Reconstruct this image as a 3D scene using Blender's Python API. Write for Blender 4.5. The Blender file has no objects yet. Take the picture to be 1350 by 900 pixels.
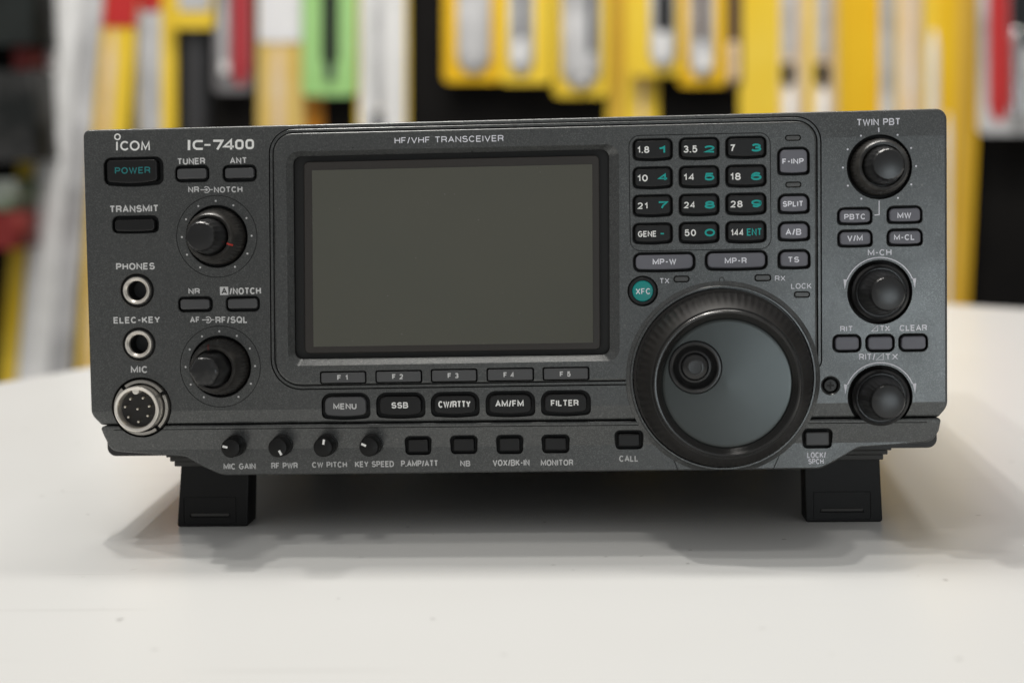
import bpy, bmesh, math, random
from mathutils import Vector, Matrix
random.seed(7)
C = bpy.context.scene.collection
sc = bpy.context.scene
R = math.radians

# ------------------------------------------------------------------ camera geometry (pixels of the 1350 x 900 photograph)
F = 2250.0; CX, CY = 675.0, 450.0
w_ = -Vector((148, -133, F)).normalized()                 # panel normal (towards the viewer), camera axes right / down / forward
u_ = Vector((1, -.0184, 0)); u_ = (u_ - w_ * u_.dot(w_)).normalized()
v_ = w_.cross(u_)
def ray(x, y): return Vector(((x - CX) / F, (y - CY) / F, 1))
def _hit(x, y, O): r = ray(x, y); return r * (O.dot(w_) / r.dot(w_))
_O1 = Vector((0, 0, 1.0))
ZC = 287.0 / (_hit(114, 350, _O1) - _hit(1249, 350, _O1)).length
O_ = _O1 * ZC
def U(x, y, w=0.0):
    """point of the front panel (mm right, mm up) seen at a pixel, on the plane w mm in front of the panel face"""
    p = _hit(x, y, O_ + w_ * w) - O_
    return Vector((p.dot(u_), p.dot(v_)))
cam_p = Vector((-O_.dot(u_), -O_.dot(v_), -O_.dot(w_)))    # camera in panel axes, mm

TILT = R(4.0)                                             # the radio leans back on its fold-out feet
FOOT_V, FOOT_D = U(697, 691, -15).y, 15.0
ZOFF = (-FOOT_V * math.cos(TILT) + FOOT_D * math.sin(TILT)) / 1000
ROOT = Matrix.Translation((0, 0, ZOFF)) @ Matrix.Rotation(-TILT, 4, 'X')
def L(u, v, w): return Vector((u, -w, v)) * .001          # panel axes (mm) -> radio's own axes (m)
def Ld(a): return Vector((a.dot(u_), -a.dot(w_), a.dot(v_)))
cam_data = bpy.data.cameras.new('camera'); cam = bpy.data.objects.new('camera', cam_data); C.objects.link(cam)
cr, cu, cb = Ld(Vector((1, 0, 0))), Ld(Vector((0, -1, 0))), Ld(Vector((0, 0, -1)))
M = Matrix(((cr.x, cu.x, cb.x), (cr.y, cu.y, cb.y), (cr.z, cu.z, cb.z))).to_4x4()
M.translation = L(*cam_p)
CAM = ROOT @ M
cam.matrix_world = CAM
cam_data.sensor_width = 36; cam_data.lens = F / 1350 * 36
cam_data.clip_start = .01; cam_data.clip_end = 60
cam_data.dof.use_dof = True; cam_data.dof.focus_distance = (cam_p.z - 2) / 1000 * .998; cam_data.dof.aperture_fstop = 7.0
sc.camera = cam
def wray(x, y):
    r = ray(x, y); return (CAM.to_3x3() @ Vector((r.x, -r.y, -1))).normalized()
def on_z(x, y, z=0.0):
    o, d = CAM.translation, wray(x, y); return o + d * ((z - o.z) / d.z)
def on_y(x, y, Y):
    o, d = CAM.translation, wray(x, y); return o + d * ((Y - o.y) / d.y)

# ------------------------------------------------------------------ light
world = bpy.data.worlds.new('World'); sc.world = world; world.use_nodes = True
nt = world.node_tree; bg = nt.nodes['Background']
tc = nt.nodes.new('ShaderNodeTexCoord'); sx = nt.nodes.new('ShaderNodeSeparateXYZ'); cr_ = nt.nodes.new('ShaderNodeValToRGB')
mp = nt.nodes.new('ShaderNodeMapRange'); mp.inputs['From Min'].default_value = -1; mp.inputs['From Max'].default_value = 1
nt.links.new(tc.outputs['Generated'], sx.inputs[0]); nt.links.new(sx.outputs['Z'], mp.inputs['Value']); nt.links.new(mp.outputs[0], cr_.inputs[0])
for k_, (p_, c_) in enumerate(((.38, (.22, .215, .21)), (.52, (.47, .47, .465)), (.72, (.88, .87, .85)))):
    e_ = cr_.color_ramp.elements[k_] if k_ < 2 else cr_.color_ramp.elements.new(p_)
    e_.position = p_; e_.color = (*c_, 1)
nt.links.new(cr_.outputs[0], bg.inputs[0]); bg.inputs[1].default_value = .50
def lamp(name, loc, target, sx_, sy_, power, col):
    d = bpy.data.lights.new(name, 'AREA'); d.shape = 'RECTANGLE'; d.size = sx_; d.size_y = sy_; d.energy = power; d.color = col
    o = bpy.data.objects.new(name, d); C.objects.link(o); o.location = loc
    o.rotation_euler = (Vector(target) - Vector(loc)).to_track_quat('-Z', 'Y').to_euler()
    return o
WARM = (1, .965, .91)
lamp('ceiling_lamp', (-.32, .41, 1.6), (-.05, .0, 0), .04, .04, 6.5, WARM)
lamp('ceiling_lamp', (-.30, .24, 1.85), (.0, .0, 0), .08, .08, 4.5, WARM)
lamp('ceiling_lamp', (-.74, .56, 1.65), (-.3, .1, 0), .06, .06, 6, WARM)
lamp('ceiling_lamp', (-.10, -.10, 1.9), (.0, .0, 0), .30, .14, 3.6, WARM)
lamp('ceiling_lamp', (-.10, .76, 1.85), (-.05, 1.6, .1), 1.2, .25, 31, WARM)
lamp('shop_window', (.50, -2.1, -.02), (.05, 0, .06), .42, .36, 4.8, (.85, .95, 1))
vs = sc.view_settings; vs.view_transform = 'Standard'; vs.look = 'None'; vs.exposure = 0; vs.gamma = 1

# ------------------------------------------------------------------ materials
def mat(name, col, rough=.5, metal=0, spec=.5, coat=0, noise=None, bump=None, alpha=1, trans=0):
    """noise=(scale, second colour, low, high)   bump=(scale, strength, distance)"""
    m = bpy.data.materials.new(name); m.use_nodes = True
    t = m.node_tree; b = t.nodes['Principled BSDF']
    b.inputs['Base Color'].default_value = (*col, 1); b.inputs['Roughness'].default_value = rough
    b.inputs['Metallic'].default_value = metal; b.inputs['Specular IOR Level'].default_value = spec
    b.inputs['Coat Weight'].default_value = coat; b.inputs['Coat Roughness'].default_value = .12
    b.inputs['Alpha'].default_value = alpha; b.inputs['Transmission Weight'].default_value = trans
    co = t.nodes.new('ShaderNodeTexCoord')
    if noise:
        n = t.nodes.new('ShaderNodeTexNoise'); n.inputs['Scale'].default_value = noise[0]; n.inputs['Detail'].default_value = 3
        r = t.nodes.new('ShaderNodeMapRange'); r.inputs['From Min'].default_value = noise[2]; r.inputs['From Max'].default_value = noise[3]
        x = t.nodes.new('ShaderNodeMix'); x.data_type = 'RGBA'
        x.inputs['A'].default_value = (*col, 1); x.inputs['B'].default_value = (*noise[1], 1)
        t.links.new(co.outputs['Object'], n.inputs['Vector']); t.links.new(n.outputs['Fac'], r.inputs['Value'])
        t.links.new(r.outputs[0], x.inputs['Factor']); t.links.new(x.outputs['Result'], b.inputs['Base Color'])
    if bump:
        n = t.nodes.new('ShaderNodeTexNoise'); n.inputs['Scale'].default_value = bump[0]; n.inputs['Detail'].default_value = 4
        bp = t.nodes.new('ShaderNodeBump'); bp.inputs['Strength'].default_value = bump[1]; bp.inputs['Distance'].default_value = bump[2]
        t.links.new(co.outputs['Object'], n.inputs['Vector']); t.links.new(n.outputs['Fac'], bp.inputs['Height'])
        t.links.new(bp.outputs[0], b.inputs['Normal'])
    return m
def panel_paint(name, base, flake, rough):
    m = mat(name, base, rough, .45, .5, bump=(2600, .10, .00003))
    t = m.node_tree; b = t.nodes['Principled BSDF']; co = t.nodes.new('ShaderNodeTexCoord')
    v = t.nodes.new('ShaderNodeTexVoronoi'); v.inputs['Scale'].default_value = 4200
    s = t.nodes.new('ShaderNodeSeparateColor'); r = t.nodes.new('ShaderNodeMapRange'); x = t.nodes.new('ShaderNodeMix'); x.data_type = 'RGBA'
    r.inputs['From Min'].default_value = .55; r.inputs['From Max'].default_value = 1
    x.inputs['A'].default_value = (*base, 1); x.inputs['B'].default_value = (*flake, 1)
    t.links.new(co.outputs['Object'], v.inputs['Vector']); t.links.new(v.outputs['Color'], s.inputs[0]); t.links.new(s.outputs[0], r.inputs['Value'])
    t.links.new(r.outputs[0], x.inputs['Factor']); t.links.new(x.outputs['Result'], b.inputs['Base Color'])
    # wear: patchy gloss where hands have polished the lacquer
    n = t.nodes.new('ShaderNodeTexNoise'); n.inputs['Scale'].default_value = 55; n.inputs['Detail'].default_value = 5
    q = t.nodes.new('ShaderNodeMapRange'); q.inputs['To Min'].default_value = rough - .07; q.inputs['To Max'].default_value = rough + .09
    t.links.new(co.outputs['Object'], n.inputs['Vector']); t.links.new(n.outputs['Fac'], q.inputs['Value']); t.links.new(q.outputs[0], b.inputs['Roughness'])
    return m
PAINT = panel_paint('graphite_lacquer', (.080, .083, .083), (.145, .149, .147), .27)
WELL = mat('black_recess', (.006, .006, .006), .6)
CASE = mat('case_black', (.02, .02, .021), .45, bump=(1500, .4, .0001))
BLACK = mat('black_plastic', (.012, .012, .0125), .38, 0, .3, bump=(900, .2, .00004))
RUBBER = mat('black_rubber', (.020, .0195, .019), .52, noise=(160, (.034, .032, .030), .45, .7), bump=(1200, .25, .00006))
DIALRUB = mat('dial_rubber', (.017, .0158, .015), .50, 0, .35, noise=(120, (.024, .022, .020), .45, .75), bump=(700, .2, .00006))
KNOBGLOSS = mat('knob_gloss_black', (.013, .013, .0135), .28, noise=(260, (.034, .033, .031), .58, .82))
TRIMG = mat('dial_trim_gloss', (.016, .0155, .015), .22)
TRIM = mat('trim_knob_black', (.006, .006, .006), .42, 0, .25)
SKIRT = mat('knob_skirt', (.030, .028, .026), .34, .1, noise=(180, (.075, .070, .063), .5, .75))
FACE = mat('dial_face_lacquer', (.040, .046, .045), .23, .5, noise=(35, (.050, .056, .055), .35, .7), bump=(2400, .06, .00002))
GREYKEY = mat('grey_key', (.15, .15, .175), .42, bump=(1500, .15, .00004))
DARKKEY = mat('dark_grey_key', (.070, .071, .074), .42, bump=(1500, .15, .00004))
TEALKEY = mat('teal_key', (.0, .30, .28), .4)
INK = mat('white_ink', (.66, .66, .66), .6)
INKB = mat('bright_ink', (.92, .92, .90), .6)
INKL = mat('lilac_ink', (.90, .90, .97), .6)
TEAL = mat('teal_ink', (.0, .40, .37), .55)
TEALD = mat('dim_teal_ink', (.012, .20, .21), .5)
RED = mat('red_ink', (.45, .035, .025), .5)
CHROME = mat('nickel', (.90, .85, .78), .34, .8, noise=(300, (.78, .74, .68), .4, .7))
STEEL = mat('dull_steel', (.42, .40, .37), .40, .8)
PIN = mat('pin_metal', (.85, .80, .70), .22, 1)
BLKIN = mat('insert_black', (.010, .008, .007), .35)
SCRM = mat('lcd_glass', (.102, .104, .087), .10, 0, .4, noise=(14, (.110, .108, .089), .3, .7))
def dust(m, scale, lo, colr):
    t = m.node_tree; b = t.nodes['Principled BSDF']; prev = b.inputs['Base Color'].links[0].from_socket; co = t.nodes.new('ShaderNodeTexCoord')
    n = t.nodes.new('ShaderNodeTexNoise'); n.inputs['Scale'].default_value = scale; n.inputs['Detail'].default_value = 1
    r = t.nodes.new('ShaderNodeMapRange'); r.inputs['From Min'].default_value = lo; r.inputs['From Max'].default_value = lo + .03; r.inputs['To Max'].default_value = .6
    x = t.nodes.new('ShaderNodeMix'); x.data_type = 'RGBA'; x.inputs['B'].default_value = (*colr, 1)
    t.links.new(co.outputs['Object'], n.inputs['Vector']); t.links.new(n.outputs['Fac'], r.inputs['Value']); t.links.new(r.outputs[0], x.inputs['Factor'])
    t.links.new(prev, x.inputs['A']); t.links.new(x.outputs['Result'], b.inputs['Base Color'])
dust(SCRM, 900, .765, (.20, .20, .19)); dust(PAINT, 700, .77, (.22, .21, .20))
SCRB = mat('lcd_glass_edge', (.040, .036, .033), .2, 0, .5)
LEDM = mat('smoked_led', (.075, .075, .073), .3)
FOOTM = mat('foot_black', (.004, .004, .0042), .45, 0, .25, bump=(900, .3, .00006))
PLATE = mat('foot_plate_grey', (.03, .029, .027), .5)
SCREWM = mat('black_screw', (.030, .030, .030), .4, .2)

# ------------------------------------------------------------------ mesh helpers
def setp(o, label=None, cat=None, group=None, kind=None):
    if label: o['label'] = label
    if cat: o['category'] = cat
    if group: o['group'] = group
    if kind: o['kind'] = kind
    return o
def empty(name, loc=(0, 0, 0)):
    o = bpy.data.objects.new(name, None); C.objects.link(o); o.location = loc; o.empty_display_size = .02; return o
def link(name, bm, mats, parent=None, sharp=34, flat=.9998):
    bmesh.ops.recalc_face_normals(bm, faces=bm.faces)
    for f in bm.faces: f.smooth = abs(f.normal.y) < flat             # flat caps stay flat, so they mirror cleanly
    for e in bm.edges:
        if len(e.link_faces) != 2 or e.calc_face_angle(9) > R(sharp): e.smooth = False
    me = bpy.data.meshes.new(name); bm.to_mesh(me); bm.free()
    for m in (mats if isinstance(mats, (list, tuple)) else [mats]): me.materials.append(m)
    o = bpy.data.objects.new(name, me); C.objects.link(o)
    if parent: o.parent = parent
    return o
def rpoly(cs, seg=7):
    """rounded polygon; corners (x, y, r)"""
    pts = []; n = len(cs)
    for i, (x, y, r) in enumerate(cs):
        p = Vector((x, y)); a = (Vector(cs[i - 1][:2]) - p); b = (Vector(cs[(i + 1) % n][:2]) - p)
        la, lb = a.length, b.length; a /= la; b /= lb
        th = a.angle(b); d = min(r / math.tan(th / 2), la * .499, lb * .499); rr = d * math.tan(th / 2)
        if r <= 0 or th > math.pi - .02: pts.append(p); continue
        c = p + (a + b).normalized() * (rr / math.sin(th / 2))
        s = p + a * d - c; e = p + b * d - c
        a0 = math.atan2(s.y, s.x); da = (math.atan2(e.y, e.x) - a0 + math.pi) % (2 * math.pi) - math.pi
        for k in range(seg + 1): t = a0 + da * k / seg; pts.append(c + Vector((math.cos(t), math.sin(t))) * rr)
    ar = sum(p.x * q.y - q.x * p.y for p, q in zip(pts, pts[1:] + pts[:1]))
    return pts if ar > 0 else pts[::-1]
def offs(pts, d):
    """inward offset of a dense counter-clockwise polygon"""
    out = []; n = len(pts)
    for i, p in enumerate(pts):
        a = p - pts[i - 1]; b = pts[(i + 1) % n] - p
        if a.length < 1e-7: a = b
        if b.length < 1e-7: b = a
        na = Vector((-a.y, a.x)).normalized(); nb = Vector((-b.y, b.x)).normalized(); m = na + nb
        m = na if m.length < 1e-6 else m.normalized()
        out.append(p + m * (d / max(.35, m.dot(na))))
    return out
def rrect(x0, y0, x1, y1, r, bulge=0, seg=6):
    if not bulge: return rpoly([(x0, y0, r), (x1, y0, r), (x1, y1, r), (x0, y1, r)], seg)
    k = [(x0, y0, r)] + [(x0 + (x1 - x0) * t, y0 - bulge * math.sin(math.pi * t), 0) for t in (.2, .35, .5, .65, .8)] + [(x1, y0, r)]
    return rpoly(k + [(x1, y1, r), (x0, y1, r)], seg)
def ringv(bm, pts, w): return [bm.verts.new(L(p.x, p.y, w)) for p in pts]
def bridge(bm, a, b, mi=0):
    n = len(a)
    for i in range(n):
        f = bm.faces.new((a[i], a[(i + 1) % n], b[(i + 1) % n], b[i])); f.material_index = mi
def add_plate(bm, pts, w0, w1, bev=.3, segs=3, pillow=0, mi=0, back=True):
    rings = [ringv(bm, pts, w0), ringv(bm, pts, w1 - bev)]
    for k in range(1, segs + 1):
        a = math.pi / 2 * k / segs
        rings.append(ringv(bm, offs(pts, bev * (1 - math.cos(a))), w1 - bev + bev * math.sin(a)))
    for a, b in zip(rings, rings[1:]): bridge(bm, a, b, mi)
    bm.faces.new(rings[-1]).material_index = mi
    if back: bm.faces.new(rings[0][::-1]).material_index = mi
def plate(name, pts, w0, w1, bev, m, parent, segs=3):
    bm = bmesh.new(); add_plate(bm, pts, w0, w1, bev, segs); return link(name, bm, m, parent)
def add_lathe(bm, prof, c, seg=64, knurl=None, flat=None, mi=0):
    """profile (r, w) about (u, v); knurl=(n, depth, i0, i1) ribs on rings i0..i1"""
    prev = None
    for i, (r, w) in enumerate(prof):
        if r < 1e-6:
            cur = [bm.verts.new(L(c[0], c[1], w))]
        else:
            cur = []
            for k in range(seg):
                a = 2 * math.pi * k / seg; rr = r
                if knurl and knurl[2] <= i <= knurl[3]: rr -= knurl[1] * (.5 - .5 * math.cos(a * knurl[0]))
                cur.append(bm.verts.new(L(c[0] + rr * math.cos(a), c[1] + rr * math.sin(a), w)))
        if prev:
            if len(cur) == 1 and len(prev) > 1:
                for k in range(seg): bm.faces.new((prev[k], prev[(k + 1) % seg], cur[0])).material_index = mi
            elif len(prev) == 1:
                for k in range(seg): bm.faces.new((cur[(k + 1) % seg], cur[k], prev[0])).material_index = mi
            else: bridge(bm, prev, cur, mi)
        prev = cur
def lathe(name, prof, c, m, parent, seg=64, knurl=None):
    bm = bmesh.new(); add_lathe(bm, prof, c, seg, knurl); return link(name, bm, m, parent, 34, 2)
def add_ribbon(bm, pts, wd, w, th=.05, closed=False):
    pts = [Vector(p) for p in pts]; n = len(pts); l, r = [], []
    for i in range(n):
        a = pts[i] - pts[i - 1] if (i or closed) else pts[1] - pts[0]
        b = pts[(i + 1) % n] - pts[i] if (i < n - 1 or closed) else a
        na = Vector((-a.y, a.x)).normalized(); nb = Vector((-b.y, b.x)).normalized(); m = (na + nb)
        m = na if m.length < 1e-5 else m.normalized()
        k = wd / 2 / max(.5, m.dot(na)); l.append(pts[i] + m * k); r.append(pts[i] - m * k)
    def vv(q, z): return bm.verts.new(L(q.x, q.y, z))
    lt = [vv(p, w + th) for p in l]; rt = [vv(p, w + th) for p in r]; lb = [vv(p, w - .2) for p in l]; rb = [vv(p, w - .2) for p in r]
    if not closed:
        bm.faces.new((lt[0], lb[0], rb[0], rt[0])); bm.faces.new((lt[-1], rt[-1], rb[-1], lb[-1]))
    for i in range(n if closed else n - 1):
        j = (i + 1) % n
        bm.faces.new((rt[i], rt[j], lt[j], lt[i])); bm.faces.new((lt[i], lt[j], lb[j], lb[i])); bm.faces.new((rb[i], rb[j], rt[j], rt[i]))
def arc(c, r, a0, a1, n=32): return [(c[0] + r * math.cos(R(a0 + (a1 - a0) * k / n)), c[1] + r * math.sin(R(a0 + (a1 - a0) * k / n))) for k in range(n + 1)]
def add_box(bm, u0, u1, v0, v1, w0, w1, mi=0):
    vs_ = [bm.verts.new(L(u, v, w)) for u in (u0, u1) for v in (v0, v1) for w in (w0, w1)]
    for q in ((0, 1, 3, 2), (4, 6, 7, 5), (0, 4, 5, 1), (2, 3, 7, 6), (0, 2, 6, 4), (1, 5, 7, 3)): bm.faces.new([vs_[i] for i in q]).material_index = mi
# a plain grotesque alphabet drawn as strokes: width, then polylines in a unit box
def _e(cx, cy, rx, ry, a0, a1, n=10): return [(cx + rx * math.cos(R(a0 + (a1 - a0) * k / n)), cy + ry * math.sin(R(a0 + (a1 - a0) * k / n))) for k in range(n + 1)]
GL = {
 'A': (.80, [[(0, 0), (.5, 1), (1, 0)], [(.17, .33), (.83, .33)]]),
 'B': (.70, [[(.62, .53)] + _e(.62, .765, .32, .235, -90, 90)[1:] + [(0, 1), (0, 0), (.62, 0)] + _e(.66, .265, .34, .265, -90, 90) + [(0, .53)]]),
 'C': (.78, [_e(.5, .5, .5, .5, 42, 318, 22)]),
 'D': (.74, [[(0, 0), (0, 1), (.45, 1)] + _e(.45, .5, .55, .5, 90, -90, 16)[1:] + [(0, 0)]]),
 'E': (.62, [[(1, 1), (0, 1), (0, 0), (1, 0)], [(0, .52), (.9, .52)]]),
 'F': (.58, [[(1, 1), (0, 1), (0, 0)], [(0, .5), (.85, .5)]]),
 'G': (.80, [_e(.5, .5, .5, .5, 45, 335, 22) + [(.97, .47), (.55, .47)]]),
 'H': (.72, [[(0, 0), (0, 1)], [(1, 0), (1, 1)], [(0, .52), (1, .52)]]),
 'I': (.02, [[(.5, 0), (.5, 1)]]),
 'K': (.72, [[(0, 0), (0, 1)], [(.95, 1), (.03, .36)], [(.33, .58), (1, 0)]]),
 'L': (.56, [[(0, 1), (0, 0), (1, 0)]]),
 'M': (.92, [[(0, 0), (0, 1), (.5, .16), (1, 1), (1, 0)]]),
 'N': (.72, [[(0, 0), (0, 1), (1, 0), (1, 1)]]),
 'O': (.82, [_e(.5, .5, .5, .5, 90, 450, 28)]),
 'P': (.66, [[(0, 0), (0, 1), (.62, 1)] + _e(.66, .73, .34, .27, 90, -90)[0:] + [(0, .46)]]),
 'Q': (.82, [_e(.5, .5, .5, .5, 90, 450, 28), [(.58, .28), (1, -.04)]]),
 'R': (.70, [[(0, 0), (0, 1), (.62, 1)] + _e(.66, .74, .34, .26, 90, -90)[0:] + [(0, .48)], [(.62, .48), (.92, .34), (.97, 0)]]),
 'S': (.68, [_e(.5, .75, .46, .25, 22, 180, 10) + _e(.42, .70, .38, .2, 180, 262, 5) + _e(.54, .27, .46, .27, 82, -90, 10) + _e(.5, .26, .5, .26, -90, -165, 7)]),
 'T': (.68, [[(0, 1), (1, 1)], [(.5, 1), (.5, 0)]]),
 'U': (.70, [[(0, 1), (0, .35)] + _e(.5, .35, .5, .35, 180, 360, 14) + [(1, 1)]]),
 'V': (.76, [[(0, 1), (.5, 0), (1, 1)]]),
 'W': (1.1, [[(0, 1), (.26, 0), (.5, .95), (.74, 0), (1, 1)]]),
 'X': (.74, [[(0, 0), (1, 1)], [(0, 1), (1, 0)]]),
 'Y': (.74, [[(0, 1), (.5, .45), (1, 1)], [(.5, .45), (.5, 0)]]),
 '0': (.58, [_e(.5, .5, .5, .5, 90, 450, 28)]),
 '1': (.30, [[(0, .76), (.5, .80), (.9, 1), (.9, 0)]]),
 '2': (.58, [_e(.5, .71, .46, .29, 170, -20, 12) + [(.78, .42), (.02, 0), (1, 0)]]),
 '3': (.58, [_e(.48, .75, .42, .25, 160, -90, 12) + [(.40, .52)], [(.48, .52)] + _e(.48, .26, .48, .26, 88, -165, 12)]),
 '4': (.60, [[(.75, 0), (.75, 1), (0, .28), (1, .28)]]),
 '5': (.58, [[(.92, 1), (.16, 1), (.06, .50)] + _e(.48, .33, .5, .33, 130, -160, 14)]),
 '6': (.58, [_e(.53, .72, .42, .28, 25, 110, 6) + _e(.5, .46, .49, .52, 130, 190, 6) + _e(.5, .31, .5, .31, 180, 540, 20)]),
 '7': (.56, [[(0, 1), (1, 1), (.52, .45), (.36, 0)]]),
 '8': (.58, [_e(.5, .76, .42, .24, -90, 270, 18), _e(.5, .26, .5, .26, 90, 450, 20)]),
 '9': (.58, [_e(.5, .69, .5, .31, 0, 360, 20) + _e(.5, .54, .49, .52, 8, -50, 6) + _e(.47, .28, .42, .28, -70, -155, 6)]),
 '-': (.34, [[(0, .46), (1, .46)]]), '/': (.28, [[(0, -.05), (1, 1.05)]]), '.': (.02, [[(.5, -.09), (.5, .09)]]), '•': (.02, [[(.5, .2), (.5, .8)]]), ' ': (.26, []),
}
def text(s, x0, x1, y0, y1, m, parent, w=0.0, bold=.19, name='lettering', top=.05, gap=.17):
    """printed words whose box spans these photograph pixels, on the surface w mm before the panel; bold = stroke / letter height"""
    yc = (y0 + y1) / 2; xm = (x0 + x1) / 2; ww = w + top
    c = U(xm, yc, ww); W = U(x1, yc, ww).x - U(x0, yc, ww).x; H = U(xm, y0, ww).y - U(xm, y1, ww).y
    st = bold * H; adv = [GL[k][0] for k in s]; gp = gap + bold * 1.0
    nat = sum(adv) + gp * (len(s) - 1); kx = (W - st) / nat if nat > .05 else 1; x = c.x - W / 2 + st / 2; yb = c.y - H / 2 + st / 2; kh = H - st
    bm = bmesh.new(); q = 0
    for k in s:
        gw, ls = GL[k]
        for pl in ls:
            pts = [(x + px * gw * kx, yb + py * kh) for px, py in pl]
            closed = len(pts) > 6 and (Vector(pts[0]) - Vector(pts[-1])).length < 1e-4
            if closed: pts = pts[:-1]
            add_ribbon(bm, pts, st if k != '•' else W, w, top + .002 * (q % 4), closed); q += 1
        x += (gw + gp) * kx
    return link(name, bm, m, parent)
def boolean(o, cutters):
    tmp = []; big, small = Matrix.Scale(1000, 4), Matrix.Scale(.001, 4)     # the solver works in millimetres
    par = o.parent; o.parent = None                        # cut in the radio's own axes
    o.data.transform(big); o.data.update(); o.data.update_tag(); o.update_tag()
    for bm in cutters:
        bm.transform(big)
        bmesh.ops.recalc_face_normals(bm, faces=bm.faces)
        me = bpy.data.meshes.new('cut'); bm.to_mesh(me); bm.free(); me.materials.append(o.data.materials[0]); me.materials.append(WELL)
        c = bpy.data.objects.new('cut', me); C.objects.link(c); tmp.append(c)
        md = o.modifiers.new('b', 'BOOLEAN'); md.operation = 'DIFFERENCE'; md.solver = 'EXACT'; md.object = c
        try: md.material_mode = 'INDEX'
        except Exception: pass
    bpy.context.view_layer.update(); dg = bpy.context.evaluated_depsgraph_get(); dg.update()
    me = bpy.data.meshes.new_from_object(o.evaluated_get(dg)); o.modifiers.clear()
    me.transform(small); o.data = me; o.parent = par
    for c in tmp: bpy.data.objects.remove(c)
    bm = bmesh.new(); bm.from_mesh(me)
    for f in bm.faces: f.smooth = abs(f.normal.y) < .9998 and len(f.verts) < 9
    for e in bm.edges: e.smooth = not (len(e.link_faces) != 2 or e.calc_face_angle(9) > R(30))
    bm.to_mesh(me); bm.free()
    return o
def add_well(bm, pts, w, depth, ch=.28):
    """cutter: a recess with a small painted chamfer at its mouth"""
    rings = [ringv(bm, offs(pts, -ch - .0), w + 1.5), ringv(bm, offs(pts, -ch), w + .01), ringv(bm, pts, w - ch), ringv(bm, pts, w - depth)]
    bridge(bm, rings[0], rings[1], 0); bridge(bm, rings[1], rings[2], 0); bridge(bm, rings[2], rings[3], 1)
    bm.faces.new(rings[0]).material_index = 1; bm.faces.new(rings[-1]).material_index = 1
def circ(c, r, n=56): return [Vector((c[0] + r * math.cos(2 * math.pi * k / n), c[1] + r * math.sin(2 * math.pi * k / n))) for k in range(n)]
def pxrect(x0, y0, x1, y1, r, w=0.0, bulge=0):
    a, b = U((x0 + x1) / 2, y1, w), U((x0 + x1) / 2, y0, w); c, d = U(x0, (y0 + y1) / 2, w), U(x1, (y0 + y1) / 2, w)
    return rrect(c.x, a.y, d.x, b.y, r, bulge)
S = (U(685, 350).x - U(665, 350).x) / 20                   # mm per photograph pixel near the middle

# ------------------------------------------------------------------ the room: table, display wall, floor
tab_m = mat('white_laminate', (.72, .725, .715), .28, 0, .45, noise=(5, (.70, .70, .685), .35, .7), bump=(60, .04, .0004))
def table_marks(m):
    """small grey scuffs, specks and a few hairline scratches worn into the laminate"""
    t = m.node_tree; b = t.nodes['Principled BSDF']; prev = b.inputs['Base Color'].links[0].from_socket
    co = t.nodes.new('ShaderNodeTexCoord')
    def layer(prev, vec, scale, lo, hi, colr, amt, detail=2):
        n = t.nodes.new('ShaderNodeTexNoise'); n.inputs['Scale'].default_value = scale; n.inputs['Detail'].default_value = detail
        t.links.new(vec, n.inputs['Vector'])
        r = t.nodes.new('ShaderNodeMapRange'); r.inputs['From Min'].default_value = lo; r.inputs['From Max'].default_value = hi; r.inputs['To Max'].default_value = amt
        x = t.nodes.new('ShaderNodeMix'); x.data_type = 'RGBA'; x.inputs['B'].default_value = (*colr, 1)
        t.links.new(n.outputs['Fac'], r.inputs['Value']); t.links.new(r.outputs[0], x.inputs['Factor']); t.links.new(prev, x.inputs['A'])
        return x.outputs['Result']
    v = co.outputs['Object']
    prev = layer(prev, v, 75, .75, .80, (.40, .39, .38), .5)
    prev = layer(prev, v, 190, .765, .80, (.26, .25, .24), .6, 1)
    for rot, sc_ in ((25, (9, 260, 1)), (-50, (7, 330, 1))):
        mpn = t.nodes.new('ShaderNodeMapping'); mpn.inputs['Rotation'].default_value[2] = R(rot); mpn.inputs['Scale'].default_value = sc_
        t.links.new(v, mpn.inputs['Vector']); prev = layer(prev, mpn.outputs[0], 1.0, .755, .80, (.45, .44, .42), .35, 1)
    t.links.new(prev, b.inputs['Base Color'])
table_marks(tab_m)
pL = [on_z(0, 503), on_z(115, 483)]; pR = [on_z(1250, 400), on_z(1350, 406)]
dL = (pL[1] - pL[0]).normalized(); dR = (pR[0] - pR[1]).normalized()
def isect(p, d, q, e):
    k = d.x * e.y - d.y * e.x; s = ((q.x - p.x) * e.y - (q.y - p.y) * e.x) / k; return p + d * s
corner = isect(pL[0], dL, pR[0], dR)
A = corner - dL * 2.0; Bp = corner - dR * 1.35; D = A + (Bp - corner)
tbl = empty('table', (corner.x, corner.y, 0))
setp(tbl, 'large white laminate table standing under the radio, slightly scuffed', 'table')
def world_slab(name, pts, z0, z1, r, m, parent=None, bev=.004):
    o = parent.location if parent else Vector((0, 0, 0)); bm = bmesh.new()
    ps = rpoly([(p.x - o.x, p.y - o.y, r) for p in pts], 8)
    rings = [[bm.verts.new((p.x, p.y, z0 - o.z)) for p in ps]]
    for k in range(5):
        a = math.pi / 2 * k / 4
        rings.append([bm.verts.new((p.x, p.y, z1 - o.z - bev + bev * math.sin(a))) for p in offs(ps, bev * (1 - math.cos(a)))])
    for a, b in zip(rings, rings[1:]): bridge(bm, a, b)
    bm.faces.new(rings[-1]); bm.faces.new(rings[0][::-1])
    return link(name, bm, m, parent)
world_slab('table_top', [corner, A, D, Bp], -.028, 0, .03, tab_m, tbl)
leg_m = mat('table_leg_grey', (.35, .35, .34), .4, .6)
mid = (corner + D) / 2
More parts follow.
